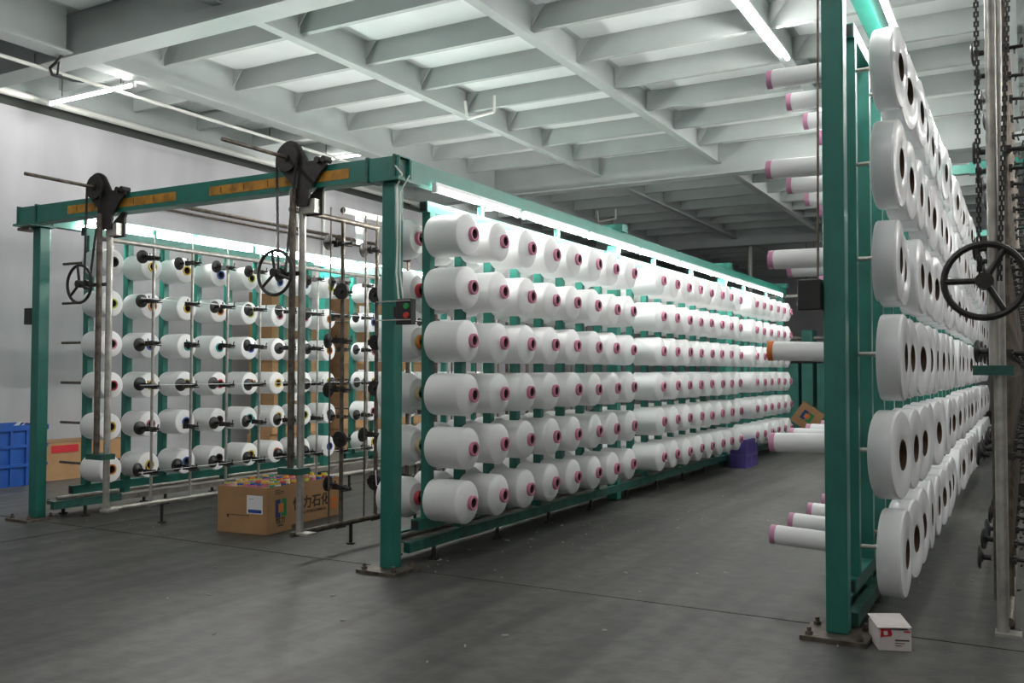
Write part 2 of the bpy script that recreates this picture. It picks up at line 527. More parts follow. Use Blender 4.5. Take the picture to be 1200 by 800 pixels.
def rack(X, y_first, pitch, sections, zrow0, dz, ztop, zbot, top_w, sides, pegr, peg_mat, where, zbase=0.17, legs=True):
    """teal panels: posts, rails, and a peg per bobbin (both ways)"""
    out = []
    for si, (a, b) in enumerate(sections):
        ya, yb = y_first + a * pitch - 0.03, y_first + (b - 1) * pitch + 0.03
        r = thing('bobbin_rack', where[si], 'rack', (X, ya, 0))
        w = top_w / 2
        MB().box(-w, w, -0.035, yb - ya + 0.035, ztop - 0.075, ztop).build('top_rail', 'green', r)
        MB().box(-w, w, -0.12, yb - ya + 0.06, zbot, zbot + 0.075).build('bottom_rail', 'green', r)
        MB().box(-w + 0.008, w - 0.008, -0.040, -0.035, ztop - 0.067, ztop - 0.008).build('rail_end_cap', 'black', r)
        MB().box(-w + 0.008, w - 0.008, -0.125, -0.12, zbot + 0.008, zbot + 0.067).build('rail_end_cap', 'black', r)
        um = MB().box(-w, w, -0.03, 0.03, zbot + 0.075, ztop - 0.075).mesh('upright', 'green')
        pm = MB().cyl((sides[0], 0, 0), (sides[1], 0, 0), pegr, 8).mesh('peg', peg_mat, True)
        lm = MB().box(-w, w, -0.03, 0.03, zbase, zbot).mesh('leg', 'green')
        for c in range(a, b):
            y = (c - a) * pitch + 0.03
            put('upright', um, r, (0, y, 0))
            for k in range(6):
                put('peg', pm, r, (0, y, zrow0 - k * dz + 0.02 - pegr * 0.0))
        for y in [0.45 + n * 1.25 for n in range(4)]:
            if y < yb - ya - 0.1:
                put('leg', lm, r, (0, y, 0))
        for y in (0.75, 2.1):
            if y < yb - ya:
                MB().cyl((0, y, ztop), (0, y, ztop + 0.08), 0.028, 10).build('hanger_stub', 'green', r)
        out.append(r)
    return out


XC = -3.76
rack(XC, YC0, PITCH, SEC, ZT, DZ, 2.555, 0.225, 0.07, (-0.30, 0.28), 0.012, 'steel',
     ['teal bobbin rack panel nearest the camera in the middle creel', 'teal bobbin rack panel in the middle of the middle creel',
      'teal bobbin rack panel at the far end of the middle creel'])
n = 0
for (a, b) in SEC:
    for c in range(a, b):
        for k in range(6):
            loc = (XC + 0.055 + random.uniform(-0.006, 0.006), YC0 + c * PITCH + random.uniform(-0.006, 0.006), ZT - k * DZ)
            o = put('yarn_bobbin', bob_yarn, None, loc, (0, random.uniform(-0.02, 0.015), random.uniform(-0.02, 0.02)))
            s = random.uniform(0.975, 1.02)
            o.scale = (1, s, s)
            put('core', bob_core, o)
            tag(o, f'white pink-cored bobbin, {ROW[k]} row, {ORD[n]} from near end, aisle side of middle rack', 'bobbin', 'pink-cored bobbins on the aisle side of the middle rack')
        n += 1
n = 0
names = list(CORE)
for (a, b) in SEC[:2]:
    for c in range(a, b):
        for k in range(6):
            loc = (XC - 0.36 + random.uniform(-0.006, 0.006), YC0 + c * PITCH, ZT - k * DZ)
            o = put('yarn_bobbin', bob_yarn2, None, loc, (0, random.uniform(-0.01, 0.01), random.uniform(-0.02, 0.02)))
            put('core', lb_core_b[random.choice(['pink', 'pink', 'red', 'orange', 'cream', 'black'])], o)
            tag(o, f'white tapered bobbin, {ROW[k]} row, {ORD[n]} from near end, wall side of middle rack', 'bobbin', 'bobbins on the wall side of the middle rack')
        n += 1

XL = -7.60
YL0, ZL = 5.50, 2.325
rack(XL, YL0, 0.425, SEC[:2], ZL, DZ, 2.66, 0.215, 0.07, (-0.38, 0.26), 0.013, 'rust',
     ['teal bobbin rack panel nearest the camera in the left creel', 'teal bobbin rack panel farther back in the left creel'])
n = 0
for (a, b) in SEC[:2]:
    for c in range(a, b):
        for k in range(6):
            loc = (XL + 0.05 + random.uniform(-0.008, 0.008), YL0 + c * 0.425 + random.uniform(-0.008, 0.008), ZL - k * DZ - (0.012 if k == 5 else 0))
            o = put('yarn_bobbin', lb_yarn, None, loc, (0, random.uniform(-0.012, 0.012), random.uniform(-0.02, 0.02)))
            cn = random.choice(['yellow', 'orange', 'red', 'teal', 'lime', 'yellow', 'pink', 'black', 'blue'])
            put('core', lb_core[cn], o)
            tag(o, f'white bobbin with {cn} core, {ROW[k]} row, {ORD[n]} from near end of left rack', 'bobbin', 'bobbins on the left rack')
        n += 1

XQ, YQ0, PQ, ZQ, DQ = -0.85, 5.36, 0.51, 3.00, 0.526
SECR = [(0, 8), (9, 17), (18, 24)]
rack(XQ, YQ0, PQ, SECR, ZQ, DQ, 3.27, 0.16, 0.07, (-0.24, 0.20), 0.012, 'steel',
     ['teal bobbin rack panel nearest the camera in the right creel', 'teal bobbin rack panel in the middle of the right creel',
      'teal bobbin rack panel at the far end of the right creel'], zbase=0.10)
R_Q = 0.235
ch_y = MB().lathe([(0, 0.075), (0, R_Q - 0.006), (0.008, R_Q), (0.108, R_Q), (0.118, R_Q - 0.008), (0.123, R_Q - 0.03), (0.125, 0.088), (0.122, 0.083), (0.10, 0.082)], 48).mesh('cheese', 'cheese', True)
ch_c = MB().lathe([(0.0, 0.075), (0.0, 0.081), (0.123, 0.081), (0.123, 0.075)], 32, True).mesh('core', 'brown', True)
ch_d = MB().cyl((0.03, 0, 0), (0.045, 0, 0), 0.075, 24).mesh('core_plug', 'brown')
n = 0
for (a, b) in SECR:
    for c in range(a, b):
        for k in range(6):
            dx = random.uniform(-0.012, 0.012)
            if c == 1 and k == 2:
                dx = -0.05
            s = random.choice([1, 1, 1, 0.97, 0.94, 1.02])
            loc = (XQ + 0.148 + dx, YQ0 + c * PQ + random.uniform(-0.012, 0.012), ZQ - k * DQ)
            o = put('yarn_cheese', ch_y, None, loc, (0, random.uniform(-0.02, 0.03), -0.06 + random.uniform(-0.08, 0.07)))
            o.scale = (1, s, s)
            put('core', ch_c, o); put('core_plug', ch_d, o)
            tag(o, f'wide flat white yarn cheese, {ROW[k]} row, {ORD[n]} from near end of right rack', 'yarn cheese', 'wide yarn cheeses on the right rack')
        n += 1
tb_y = MB().lathe([(0.03, 0.049), (0.03, 0.052), (0.035, 0.055), (0.39, 0.055), (0.395, 0.049)], 28).mesh('tube', 'yarn', True)
tb_c = MB().lathe([(0, 0.044), (0, 0.054), (0.03, 0.054), (0.032, 0.049), (0.405, 0.049), (0.407, 0.052), (0.42, 0.052), (0.42, 0.044)], 28, True).mesh('core', 'lilac', True)
tb_o = MB().lathe([(0, 0.044), (0, 0.058), (0.03, 0.058), (0.03, 0.049), (0.40, 0.049), (0.40, 0.044)], 28, True).mesh('core', 'orange_ink', True)
for c in range(0, 10):
    for k in range(6):
        if c == 2 and k == 3 or c == 1 and k == 3 or c == 2 and k == 2:
            continue
        if c == 8:
            continue
        loc = (XQ - 0.455 + random.uniform(-0.006, 0.006), YQ0 + c * PQ, ZQ + 0.042 - k * DQ)
        o = put('yarn_tube', tb_y, None, loc, (0, random.uniform(-0.02, 0.03) if k != 5 else 0.045, random.uniform(-0.03, 0.03)))
        if c == 0 and k == 3:
            put('core', tb_o, o)
            tag(o, 'nearly empty white yarn tube with orange rim sticking out left of the right post', 'yarn tube', 'nearly empty tubes on the right rack')
        else:
            put('core', tb_c, o)
            tag(o, f'nearly empty white tube with pink rim, {ROW[k]} row, {ORD[c]} from near end', 'yarn tube', 'nearly empty tubes on the right rack')


# ------------------------------------------------------------------ gantry frames
def base_plate(r, x, y):
    MB().box(x - 0.16, x + 0.16, y - 0.17, y + 0.12, 0, 0.022).build('base_plate', 'rust', r)
    b = MB()
    for dx in (-0.12, 0.12):
        for dy in (-0.13, 0.08):
            b.cyl((x + dx, y + dy, 0.022), (x + dx, y + dy, 0.06), 0.012, 6).cyl((x + dx, y + dy, 0.022), (x + dx, y + dy, 0.04), 0.02, 6)
    b.build('anchor_bolts', 'rust', r)['kind'] = 'stuff'


def post(r, x, y, h, w=0.105):
    MB().box(x - w / 2, x + w / 2, y - w / 2, y + w / 2, 0.022, h).build('post', 'green', r, bevel=0.008)


def cross_beam(r, xa, xb, y, z0, z1, w=0.13):
    """hollow rectangular section, open at both ends"""
    t_ = 0.008
    MB().box(xa, xb, y - w / 2, y + w / 2, z1 - t_, z1).box(xa, xb, y - w / 2, y + w / 2, z0, z0 + t_) \
        .box(xa, xb, y - w / 2, y - w / 2 + t_, z0 + t_, z1 - t_).box(xa, xb, y + w / 2 - t_, y + w / 2, z0 + t_, z1 - t_).build('cross_beam', 'green', r)


def stripe(r, xa, xb, y, z0, z1):
    o = MB().box(xa, xb, y - 0.003, y, z0, z1).build('scale_strip', 'orange', r)
    b = MB()
    x = xa + 0.12
    while x < xb - 0.05:
        b.box(x, x + 0.008, y - 0.004, y - 0.003, z0 + 0.015, z1 - 0.01)
        x += 0.24
    b.build('tick_marks', 'ink', o)['kind'] = 'stuff'


YG = 5.03
# left + middle creel: one bolted frame
g = thing('creel_frame', 'green gantry frame joining the left and middle creels by a crossbeam', 'frame', (0, 0, 0))
post(g, -7.76, YG + 0.10, 2.62); post(g, XC, YG, 2.62)
base_plate(g, -7.80, YG + 0.10); base_plate(g, XC, YG)
cross_beam(g, -7.86, XC + 0.10, YG, 2.64, 2.79)
for x in (-7.76, XC):
    MB().box(x - 0.12, x + 0.12, YG - 0.10, YG + 0.16, 2.62, 2.64).build('cap_plate', 'green', g)
for x in (-7.86, -7.60, XC - 0.17, XC + 0.06):
    MB().box(x - 0.008, x + 0.012, YG - 0.075, YG + 0.075, 2.63, 2.80).build('clamp_collar', 'green_dirty', g)
for xa, xb in ((-7.16, -5.82), (-5.45, -4.09)):
    stripe(g, xa, xb, YG - 0.065, 2.675, 2.745)
MB().box(-7.97, -7.80, YG + 0.0, YG + 0.13, 2.60, 2.625).build('side_bracket', 'rust', g)
MB().box(XC + 0.0, XC + 0.09, YG + 0.09, 16.3, 2.645, 2.785).build('long_beam', 'green', g)
MB().box(-7.81, -7.72, YG + 0.18, 13.6, 2.645, 2.785).build('long_beam', 'green', g)
for y in (8.85, 12.75, 16.25):
    MB().box(XC - 0.05, XC + 0.06, y - 0.05, y + 0.05, 0.02, 2.645).build('section_post', 'green', g)
    MB().box(XC - 0.08, XC + 0.13, y - 0.07, y + 0.07, 2.785, 2.86).build('beam_clamp', 'green', g)
    MB().box(XC - 1.0, XC - 0.05, y - 0.04, y + 0.04, 2.50, 2.60).build('side_arm', 'green', g)
for y in (8.95, 12.9):
    MB().box(-7.80, -7.70, y - 0.05, y + 0.05, 0.02, 2.645).build('section_post', 'green', g)
    MB().box(-7.70, -6.6, y - 0.06, y + 0.06, 2.50, 2.60).build('side_arm', 'green', g)
for xb in (XC, -7.62):
    MB().box(xb + 0.02, xb + 0.07, YG + 0.12, 16.2 if xb == XC else 5.85, 0.10, 0.17).build('base_beam', 'green_dirty', g)
    if xb == XC:
        MB().box(xb - 0.30, xb - 0.25, YG + 0.30, 16.2, 0.10, 0.17).build('base_beam', 'green_dirty', g)
    else:
        MB().box(xb + 0.02, xb + 0.05, 5.85, 13.4, 0.10, 0.15).build('base_beam', 'dust', g)
        MB().box(xb - 0.30, xb - 0.25, YG + 0.30, 13.4, 0.10, 0.15).build('base_beam', 'dust', g)
    MB().box(xb - 0.25, xb + 0.02, YG + 0.25, 16.2 if xb == XC else 13.4, 0.135, 0.145).build('dust_tray', 'dust', g)
    MB().cyl((xb - 0.16, YG + 0.3, 0.165), (xb - 0.16, 13.4, 0.165), 0.018, 8).build('floor_pipe', 'steel', g)
    fm = MB().cyl((0, 0, 0.0), (0, 0, 0.10), 0.016, 8).cyl((0, 0, 0.0), (0, 0, 0.012), 0.04, 8).mesh('levelling_foot', 'iron', True)
    for i_ in range(9):
        put('levelling_foot', fm, g, (xb + 0.045, YG + 0.45 + i_ * 0.9, 0)); put('levelling_foot', fm, g, (xb - 0.275, YG + 0.45 + i_ * 0.9, 0))
lamp_grp = 'tube lamps under the middle creel beam'
for i_ in range(8):
    y = YG + 0.30 + i_ * 1.32
    lamp((XC + 0.135, y, 2.618), 1.24, 'Y', f'{ORD[i_]} tube lamp from near end on the right of the middle creel beam', lamp_grp)
for i_ in range(6):
    y = YG + 0.75 + i_ * 1.6
    lamp((XC - 0.17, y, 2.565), 1.28, 'Y', f'{ORD[i_]} tube lamp from near end on the left of the middle creel beam', lamp_grp)
for i_ in range(6):
    y = YG + 0.45 + i_ * 1.35
    lamp((-7.65, y, 2.715), 1.26, 'Y', f'{ORD[i_]} tube lamp from near end under the left creel beam', 'tube lamps under the left creel beam')

# right creel frame
g2 = thing('creel_frame', 'tall green gantry frame of the right creel with a thick front post', 'frame', (0, 0, 0))
YR = 4.94
post(g2, -0.86, YR, 3.46, 0.108); base_plate(g2, -0.86, YR)
cross_beam(g2, -0.95, 2.6, YR, 3.47, 3.63)
MB().box(-0.86, -0.77, YR + 0.065, 18.0, 3.47, 3.62).build('long_beam', 'green', g2)
MB().box(2.40, 2.49, YR + 0.065, 18.0, 3.47, 3.62).build('long_beam', 'green', g2)
post(g2, 2.45, YR, 3.46, 0.108); base_plate(g2, 2.45, YR)
for y in (9.43, 13.9, 17.9):
    MB().box(-0.90, -0.80, y - 0.05, y + 0.05, 0.02, 3.47).build('section_post', 'green', g2)
    MB().box(-0.80, 0.0, y - 0.04, y + 0.04, 3.17, 3.25).box(-0.45, -0.05, y - 0.05, y + 0.05, 3.16, 3.27).build('side_arm', 'green', g2)
MB().box(XQ + 0.02, XQ + 0.07, YR + 0.10, 17.8, 0.03, 0.10).build('base_beam', 'green_dirty', g2)
MB().box(XQ - 0.07, XQ - 0.02, YR + 0.10, 17.8, 0.03, 0.10).build('base_beam', 'green_dirty', g2)
MB().box(XQ - 0.02, XQ + 0.02, YR + 0.10, 17.8, 0.05, 0.06).build('dust_tray', 'dust', g2)
fm = MB().cyl((0, 0, 0.0), (0, 0, 0.03), 0.03, 8).mesh('levelling_foot', 'iron', True)
for i_ in range(9):
    put('levelling_foot', fm, g2, (XQ + 0.045, YR + 0.8 + i_ * 1.3, 0)); put('levelling_foot', fm, g2, (XQ - 0.045, YR + 0.8 + i_ * 1.3, 0))
for i_ in range(8):
    lamp((XQ + 0.165, YR + 0.15 + i_ * 1.5, 3.42), 1.4, 'Y', f'{ORD[i_]} tube lamp from near end under the right creel beam', 'tube lamps under the right creel beam')


for i_ in range(8):  # added out of view to send more light up to the ceiling
    lamp((2.34, YR + 0.15 + i_ * 1.5, 3.42), 1.4, 'Y', f'{ORD[i_]} added tube lamp from near end, out of view beyond the right edge', 'added fill lamps under the far right beam')

# ------------------------------------------------------------------ tension frames
disc_m = MB().lathe([(0.0, 0.0005), (0.0, 0.05), (0.006, 0.060), (0.014, 0.060), (0.018, 0.03), (0.03, 0.014), (0.06, 0.014)], 20).mesh('disc', 'black', True)
wheel_m = MB().cyl((0, -0.012, 0), (0, 0.012, 0), 0.062, 20).cyl((0, -0.03, 0), (0, 0.03, 0), 0.018, 10).mesh('disc', 'iron', True)


def tensioner_mesh(sgn):
    """clamp on the pole with a rod towards the rack and little guide hooks"""
    b = MB()
    b.box(-0.028, 0.028, -0.028, 0.028, -0.018, 0.018)
    b.cyl((-0.07 * 1, 0, 0.0), (0.09, 0, 0.0), 0.010, 8)
    b.box(-0.075, -0.045, -0.018, 0.018, -0.022, 0.022)
    b.cyl((-0.055, 0, 0), (-0.06, 0.0, 0.045), 0.005, 6)
    b.cyl((-0.035, 0.02, 0), (-0.03, 0.03, 0.045), 0.005, 6)
    b.cyl((0.075, 0, 0), (0.085, 0, 0.04), 0.005, 6)
    b.cyl((0.02, -0.05, 0.0), (0.02, 0.05, 0.0), 0.008, 6)
    b.cyl((0.05, -0.045, -0.02), (0.05, 0.045, -0.02), 0.006, 6)
    return b.mesh('tensioner', 'iron', True)


ten_m = tensioner_mesh(-1)


def tension_frame(name_label, X, y0, ys, zrows, ztop, zbase, pole_r, pole_mat, miss, gap, reels=False):
    r = thing('tension_frame', name_label, 'tension frame', (X, y0, 0))
    L = ys[-1] - y0 + 0.3
    MB().cyl((0, -0.04, ztop), (0, L, ztop), 0.021, 10).build('top_rail', pole_mat, r, smooth=True)
    MB().cyl((0, 0.0, zbase), (0, L, zbase), 0.021, 10).build('bottom_rail', pole_mat, r, smooth=True)
    pm = MB().cyl((0, 0, zbase), (0, 0, ztop), pole_r, 10).cyl((0, 0, ztop), (0, 0, ztop + 0.10), 0.006, 6).cyl((0, -0.05, zbase - 0.02), (0, 0.05, zbase - 0.02), 0.012, 6).mesh('pole', pole_mat, True)
    rm = MB().cyl((0, 0, zbase), (0, 0, ztop + 0.1), 0.007, 6).mesh('thin_rod', pole_mat, True)
    foot = MB().cyl((0, 0, 0), (0, 0, zbase), 0.014, 8).cyl((0, 0, 0), (0, 0, 0.01), 0.035, 8).mesh('foot', 'iron', True)
    for i_, y in enumerate(ys):
        put('pole', pm, r, (0, y - y0, 0))
        if i_ % 2 == 0:
            put('foot', foot, r, (0, y - y0 + 0.12, 0))
        if reels:
            put('thin_rod', rm, r, (-0.07, y - y0 - 0.06, 0))
        for k, z in enumerate(zrows):
            tt = put('tensioner', ten_m, r, (0, y - y0, z), (random.uniform(-0.1, 0.1), random.uniform(-0.05, 0.05), random.uniform(-0.12, 0.12)))
            if random.random() > miss:
                put('disc', disc_m, tt, (-gap, 0, 0.005 + random.uniform(-0.012, 0.012)), (0, 0, random.uniform(-0.12, 0.12)))
            elif reels:
                put('disc', wheel_m, tt, (0.03, -0.05, 0.0))
    return r


rowsL = [ZL - k * DZ for k in range(6)]
XTL = -6.68
ysL = [5.47 + 0.4275 * c for c in range(8)] + [5.47 + 0.4275 * c for c in range(9, 15)]
tf = tension_frame('row of thin steel tension poles with black discs before the left rack', XTL, 4.98, ysL, rowsL, 2.43, 0.185, 0.013, 'steel', 0.14, 0.17)
XTC = -4.60
ysC = [5.52 + 0.4275 * c for c in range(8)] + [5.52 + 0.4275 * c for c in range(9, 15)]
rowsC = [ZT + 0.02 - k * DZ for k in range(6)]
tf2 = tension_frame('row of dark tension poles with reels left of the middle post', XTC, 4.98, ysC, rowsC, 2.50, 0.17, 0.017, 'rust', 0.5, 0.14, True)
MB().cyl((-0.30, 0.9, 2.66), (-0.30, 5.0, 2.66), 0.028, 12).build('guide_pipe', 'bright', tf2, smooth=True)
MB().cyl((-0.30, 0.895, 2.66), (-0.30, 0.90, 2.66), 0.026, 12).build('pipe_mouth_shade', 'black', tf2)  # black disc stands for the shade inside the open pipe end
XTR = -0.09
ysR = [YQ0 + PQ * c for c in range(8)] + [YQ0 + PQ * c for c in range(9, 17)] + [YQ0 + PQ * c for c in range(18, 22)]
rowsR = [ZQ + 0.02 - k * DQ for k in range(6)]
tf3 = tension_frame('dense row of dark tension poles with black discs at right edge', XTR, 4.86, ysR, rowsR, 3.35, 0.19, 0.016, 'rust', 0.08, 0.15, True)


# ------------------------------------------------------------------ chain drives with handwheels
def chain_mesh(pts, step=0.023):
    b = MB()
    k = 0
    for p0, p1 in zip(pts[:-1], pts[1:]):
        p0, p1 = Vector(p0), Vector(p1)
        L = (p1 - p0).length; d = (p1 - p0) / L
        nn = max(1, int(L / step))
        for i in range(nn):
            a = p0 + d * (L * i / nn); c = p0 + d * (L * (i + 1) / nn + 0.004)
            off = Vector((0.007, 0, 0)) if k % 2 else Vector((0, 0.006, 0))
            b.cyl(a + off, c + off, 0.0052, 5); b.cyl(a - off, c - off, 0.0052, 5)
            k += 1
    return b


def chain_drive(label, X, Yf, zb, zfoot, wheel, wr, big=1.0, zjoin=0.63, rod_y=0.65, chains=None, pipes=(0.02, 0.075), front_pipe='rust'):
    """bracket clamped to the crossbeam, sprocket, chains, handwheel and a pair of hanging pipes"""
    r = thing('chain_drive', label, 'chain drive', (X, Yf, 0))
    # bracket plate: a disc at the top left tapering down, with a horn to the right
    cx, cz, rr = -0.075, zb + 0.055, 0.125
    poly = []
    for i in range(13):
        a = math.radians(200 - i * 14)
        poly.append((cx + rr * math.cos(a), cz + rr * math.sin(a)))
    poly += [(0.10, zb + 0.015), (0.27, zb + 0.012), (0.27, zb - 0.03), (0.22, zb - 0.07), (0.12, zb - 0.19), (0.10, zb - 0.30), (0.0, zb - 0.30), (-0.02, zb - 0.17)]
    MB().prism(poly, -0.02, 0.0).build('bracket_plate', 'iron', r)
    MB().prism([(0.10, zb - 0.18), (0.22, zb - 0.10), (0.17, zb - 0.20), (0.17, zb - 0.36), (0.0, zb - 0.36), (0.0, zb - 0.25)], 0.06, 0.08).build('rear_plate', 'iron', r)
    MB().box(0.02, 0.15, 0.0, 0.06, zb - 0.35, zb - 0.25).build('clamp_block', 'steel', r)
    for q in (0.20, 0.26):
        MB().cyl((q, -0.045, zb + 0.01), (q, 0.03, zb + 0.01), 0.024, 12).build('roller', 'iron', r, smooth=True)
    MB().cyl((cx, -0.05, cz), (cx, -0.02, cz), 0.10, 24).cyl((cx, -0.06, cz), (cx, 0.02, cz), 0.03, 12).build('sprocket', 'iron', r, smooth=True)
    MB().cyl((cx, -rod_y, cz + 0.0), (cx, -0.05, cz), 0.014, 10).build('shaft', 'rust', r, smooth=True)
    wx, wy, wz = wheel
    sx = wx
    if chains is None:
        chains = [((cx - 0.095, cz), (wx - 0.03, wz)), ((cx + 0.095, cz), (wx + 0.035, wz))]
    for (xa, za), (xb_, zb_) in chains:
        chain_mesh([(xa, -0.045, za), (xb_, -0.045, zb_)]).build('chain', 'black', r)
    # hanging pipes joined by a green strap
    MB().cyl((pipes[1], 0.03, zfoot), (pipes[1], 0.03, zb - 0.30), 0.027, 14).build('hanging_pipe', 'steel', r, smooth=True)
    MB().cyl((pipes[0], -0.03, zjoin), (pipes[0], -0.03, zb - 0.17), 0.024, 14).build('hanging_pipe', front_pipe, r, smooth=True)
    MB().box(pipes[0] - 0.09, pipes[1] + 0.06, -0.065, 0.065, zjoin - 0.02, zjoin + 0.025).build('pipe_strap', 'green_dirty', r)
    MB().box(0.02, 0.13, -0.02, 0.08, zfoot - 0.015, zfoot).build('foot_plate', 'steel', r)
    # handwheel
    h = MB().torus((wx, wy, wz), wr, 0.012 * big, 32, 8).build('hand_wheel', 'iron', r, smooth=True)
    s = MB()
    for i in range(3):
        a = math.radians(180 + 120 * i if big > 1.2 else 100 + 120 * i)
        s.cyl((wx, wy, wz), (wx + (wr - 0.008) * math.cos(a), wy, wz + (wr - 0.008) * math.sin(a)), 0.011 * big, 8)
    s.build('spoke', 'iron', h, smooth=True)
    MB().cyl((wx, wy - 0.025, wz), (wx, wy + 0.03, wz), 0.030 * big, 12).build('hub', 'iron', h, smooth=True)
    MB().cyl((wx, wy, wz), (wx, 0.02, wz), 0.014, 8).cyl((wx, -0.06, wz), (wx, -0.03, wz), 0.04, 14).cyl((wx - 0.01, 0.0, wz), (pipes[1], 0.0, wz), 0.016, 8).build('axle', 'iron', r, smooth=True)
    return r


chain_drive('dark chain drive with small handwheel hanging at left end of crossbeam', -6.65, 4.945, 2.80, 0.20, (-0.155, -0.11, 2.05), 0.155, pipes=(-0.015, 0.035))
chain_drive('dark chain drive with handwheel hanging from middle of crossbeam', -4.53, 4.945, 2.81, 0.20, (-0.115, -0.11, 2.035), 0.158, pipes=(-0.025, 0.012))
chain_drive('dark chain drive with large handwheel by the right edge pipes', -0.17, 4.845, 3.60, 0.14, (0.0, -0.10, 1.765), 0.170, 1.3, zjoin=1.35,
            chains=[((-0.022, 3.62), (-0.022, 1.77)), ((0.13, 3.62), (0.06, 1.77))], pipes=(0.035, 0.055), front_pipe='steel')

# ------------------------------------------------------------------ boxes on posts, cables
c = thing('control_box', 'small black switch box with red and green buttons on middle post', 'switch box', (XC + 0.158, YG - 0.04, 1.65))
MB().box(-0.062, 0.062, -0.05, 0.01, 0, 0.17).build('housing', 'black', c, bevel=0.006)
MB().box(-0.11, -0.05, -0.01, 0.03, 0.05, 0.12).build('bracket', 'black', c)
MB().cyl((0.03, -0.05, 0.12), (0.03, -0.065, 0.12), 0.02, 12).build('green_button', 'greenbtn', c)
MB().cyl((0.03, -0.05, 0.06), (0.03, -0.065, 0.06), 0.02, 12).build('red_button', 'redbtn', c)
MB().tube([(-0.22, -0.055, 0.155), (0.06, -0.055, 0.155)], 0.004, 6).tube([(-0.22, -0.055, 0.03), (0.06, -0.055, 0.03)], 0.004, 6).build('wire_tie', 'steel', c)
c = MB().box(-7.93, -7.82, YG + 0.05, YG + 0.16, 1.75, 1.90).build('switch_box', 'black', bevel=0.006)
tag(c, 'small black box fixed to the left side of the left post', 'switch box')
c = MB().box(-1.035, -0.92, YR - 0.09, YR + 0.06, 1.66, 1.82).build('switch_box', 'black', bevel=0.006)
MB().cyl((-0.935, YR - 0.07, 1.82), (-0.925, YR - 0.06, 3.46), 0.006, 6).build('wire', 'rust', c)
tag(c, 'black box with a thin wire on left side of the right post', 'switch box')
cb = MB().tube([(XC + 0.07, YG - 0.07, 2.72), (XC + 0.12, YG - 0.06, 2.66), (XC + 0.07, YG - 0.05, 2.58), (XC + 0.075, YG - 0.045, 2.2), (XC + 0.07, YG - 0.05, 2.0), (XC + 0.10, YG - 0.06, 1.82)], 0.006, 8) \
    .tube([(XC + 0.14, YG - 0.0, 2.66), (XC + 0.085, YG - 0.03, 2.55), (XC + 0.085, YG - 0.03, 2.0), (XC + 0.12, YG - 0.04, 1.82)], 0.005, 8)
o = cb.build('power_cable', 'bright', smooth=True)
tag(o, 'pale power cable taped down the side of the middle post', 'cable')

# ------------------------------------------------------------------ cartons of cones
def carton(label, loc, rotz, w, d, h, filled=True, mt='card'):
    r = thing('carton', label, 'carton', loc, rotz)
    t_ = 0.008
    b = MB().box(0, w, 0, d, 0, 0.01).box(0, w, 0, t_, 0.01, h).box(0, w, d - t_, d, 0.01, h).box(0, t_, t_, d - t_, 0.01, h).box(w - t_, w, t_, d - t_, 0.01, h)
    b.build('box_wall', mt, r)
    return r


def rotx90():
    return Matrix.Rotation(PI / 2, 4, 'X')


def on_front(x, z, y=0.0):      # text on the -Y face
    return Matrix.Translation((x, y - 0.001, z)) @ rotx90()


def on_right(y, z, x):          # text on the +X face
    return Matrix.Translation((x + 0.001, y, z)) @ Matrix.Rotation(PI / 2, 4, 'Z') @ rotx90()


def logo(r, y, z, x, s):
    """two facing brackets, blue and green, round an orange block, on the +X face"""
    e = 0.002
    def bl(name, mt, rects):
        b = MB()
        for (a, c_, d_, f) in rects:
            b.box(x, x + e, y + a * s, y + c_ * s, z + d_ * s, z + f * s)
        b.build(name, mt, r)
    bl('blue_bracket', 'navy_ink', [(-0.5, -0.26, -0.5, 0.5), (-0.26, -0.06, 0.26, 0.5), (-0.26, -0.06, -0.5, -0.26)])
    bl('green_bracket', 'green_ink', [(0.26, 0.5, -0.5, 0.5), (0.06, 0.26, 0.26, 0.5), (0.06, 0.26, -0.5, -0.26)])
    bl('orange_block', 'orange_ink', [(-0.2, 0.2, -0.2, 0.2)])


rz = math.radians(6.0)
B1 = carton('open carton with logo, full of colourful cones, nearest on the floor', (-5.93, 5.53, 0), rz, 0.51, 0.33, 0.38)
B2 = carton('open carton printed with large dark characters behind the logo carton', (-6.13, 5.93, 0), math.radians(1), 0.52, 0.78, 0.355)
logo(B1, 0.18, 0.20, 0.51, 0.145)
text('lettering', '恒力', 0.062, 'ink', B1, on_right(0.175, 0.095, 0.51))
text('lettering', 'HENGLI', 0.022, 'ink', B1, on_right(0.175, 0.055, 0.51))
for q, zz in ((0.345, 0.07), (0.33, 0.12), (0.315, 0.12)):
    MB().box(0.51, 0.511, 0.10, 0.10 + zz, q, q + 0.006).build('print_line', 'ink', B1)
lb = MB().box(0.305, 0.465, -0.002, 0, 0.165, 0.315).build('paper_label', 'white', B1)
MB().box(0.32, 0.455, -0.003, -0.002, 0.172, 0.20).build('blue_band', 'blue_ink', lb)
MB().box(0.33, 0.375, -0.003, -0.002, 0.285, 0.288).build('print_line', 'ink', lb)
MB().box(0.10, 0.33, -0.001, 0, 0.145, 0.150).box(0.10, 0.12, -0.001, 0, 0.125, 0.150).build('print_line', 'ink', B1)
text('lettering', '恒力石化', 0.118, 'ink', B2, on_right(0.40, 0.165, 0.52), 1.05)
text('lettering', 'HENGLI PETROCHEMICAL', 0.034, 'ink', B2, on_right(0.40, 0.085, 0.52))
MB().box(0.52, 0.521, 0.66, 0.76, 0.13, 0.17).box(0.52, 0.521, 0.66, 0.73, 0.075, 0.115).build('red_stamp', 'orange_ink', B2)
cone_cols = ['pink', 'yellow', 'teal', 'lime', 'red', 'blue', 'cream', 'orange']
cone_m = {}
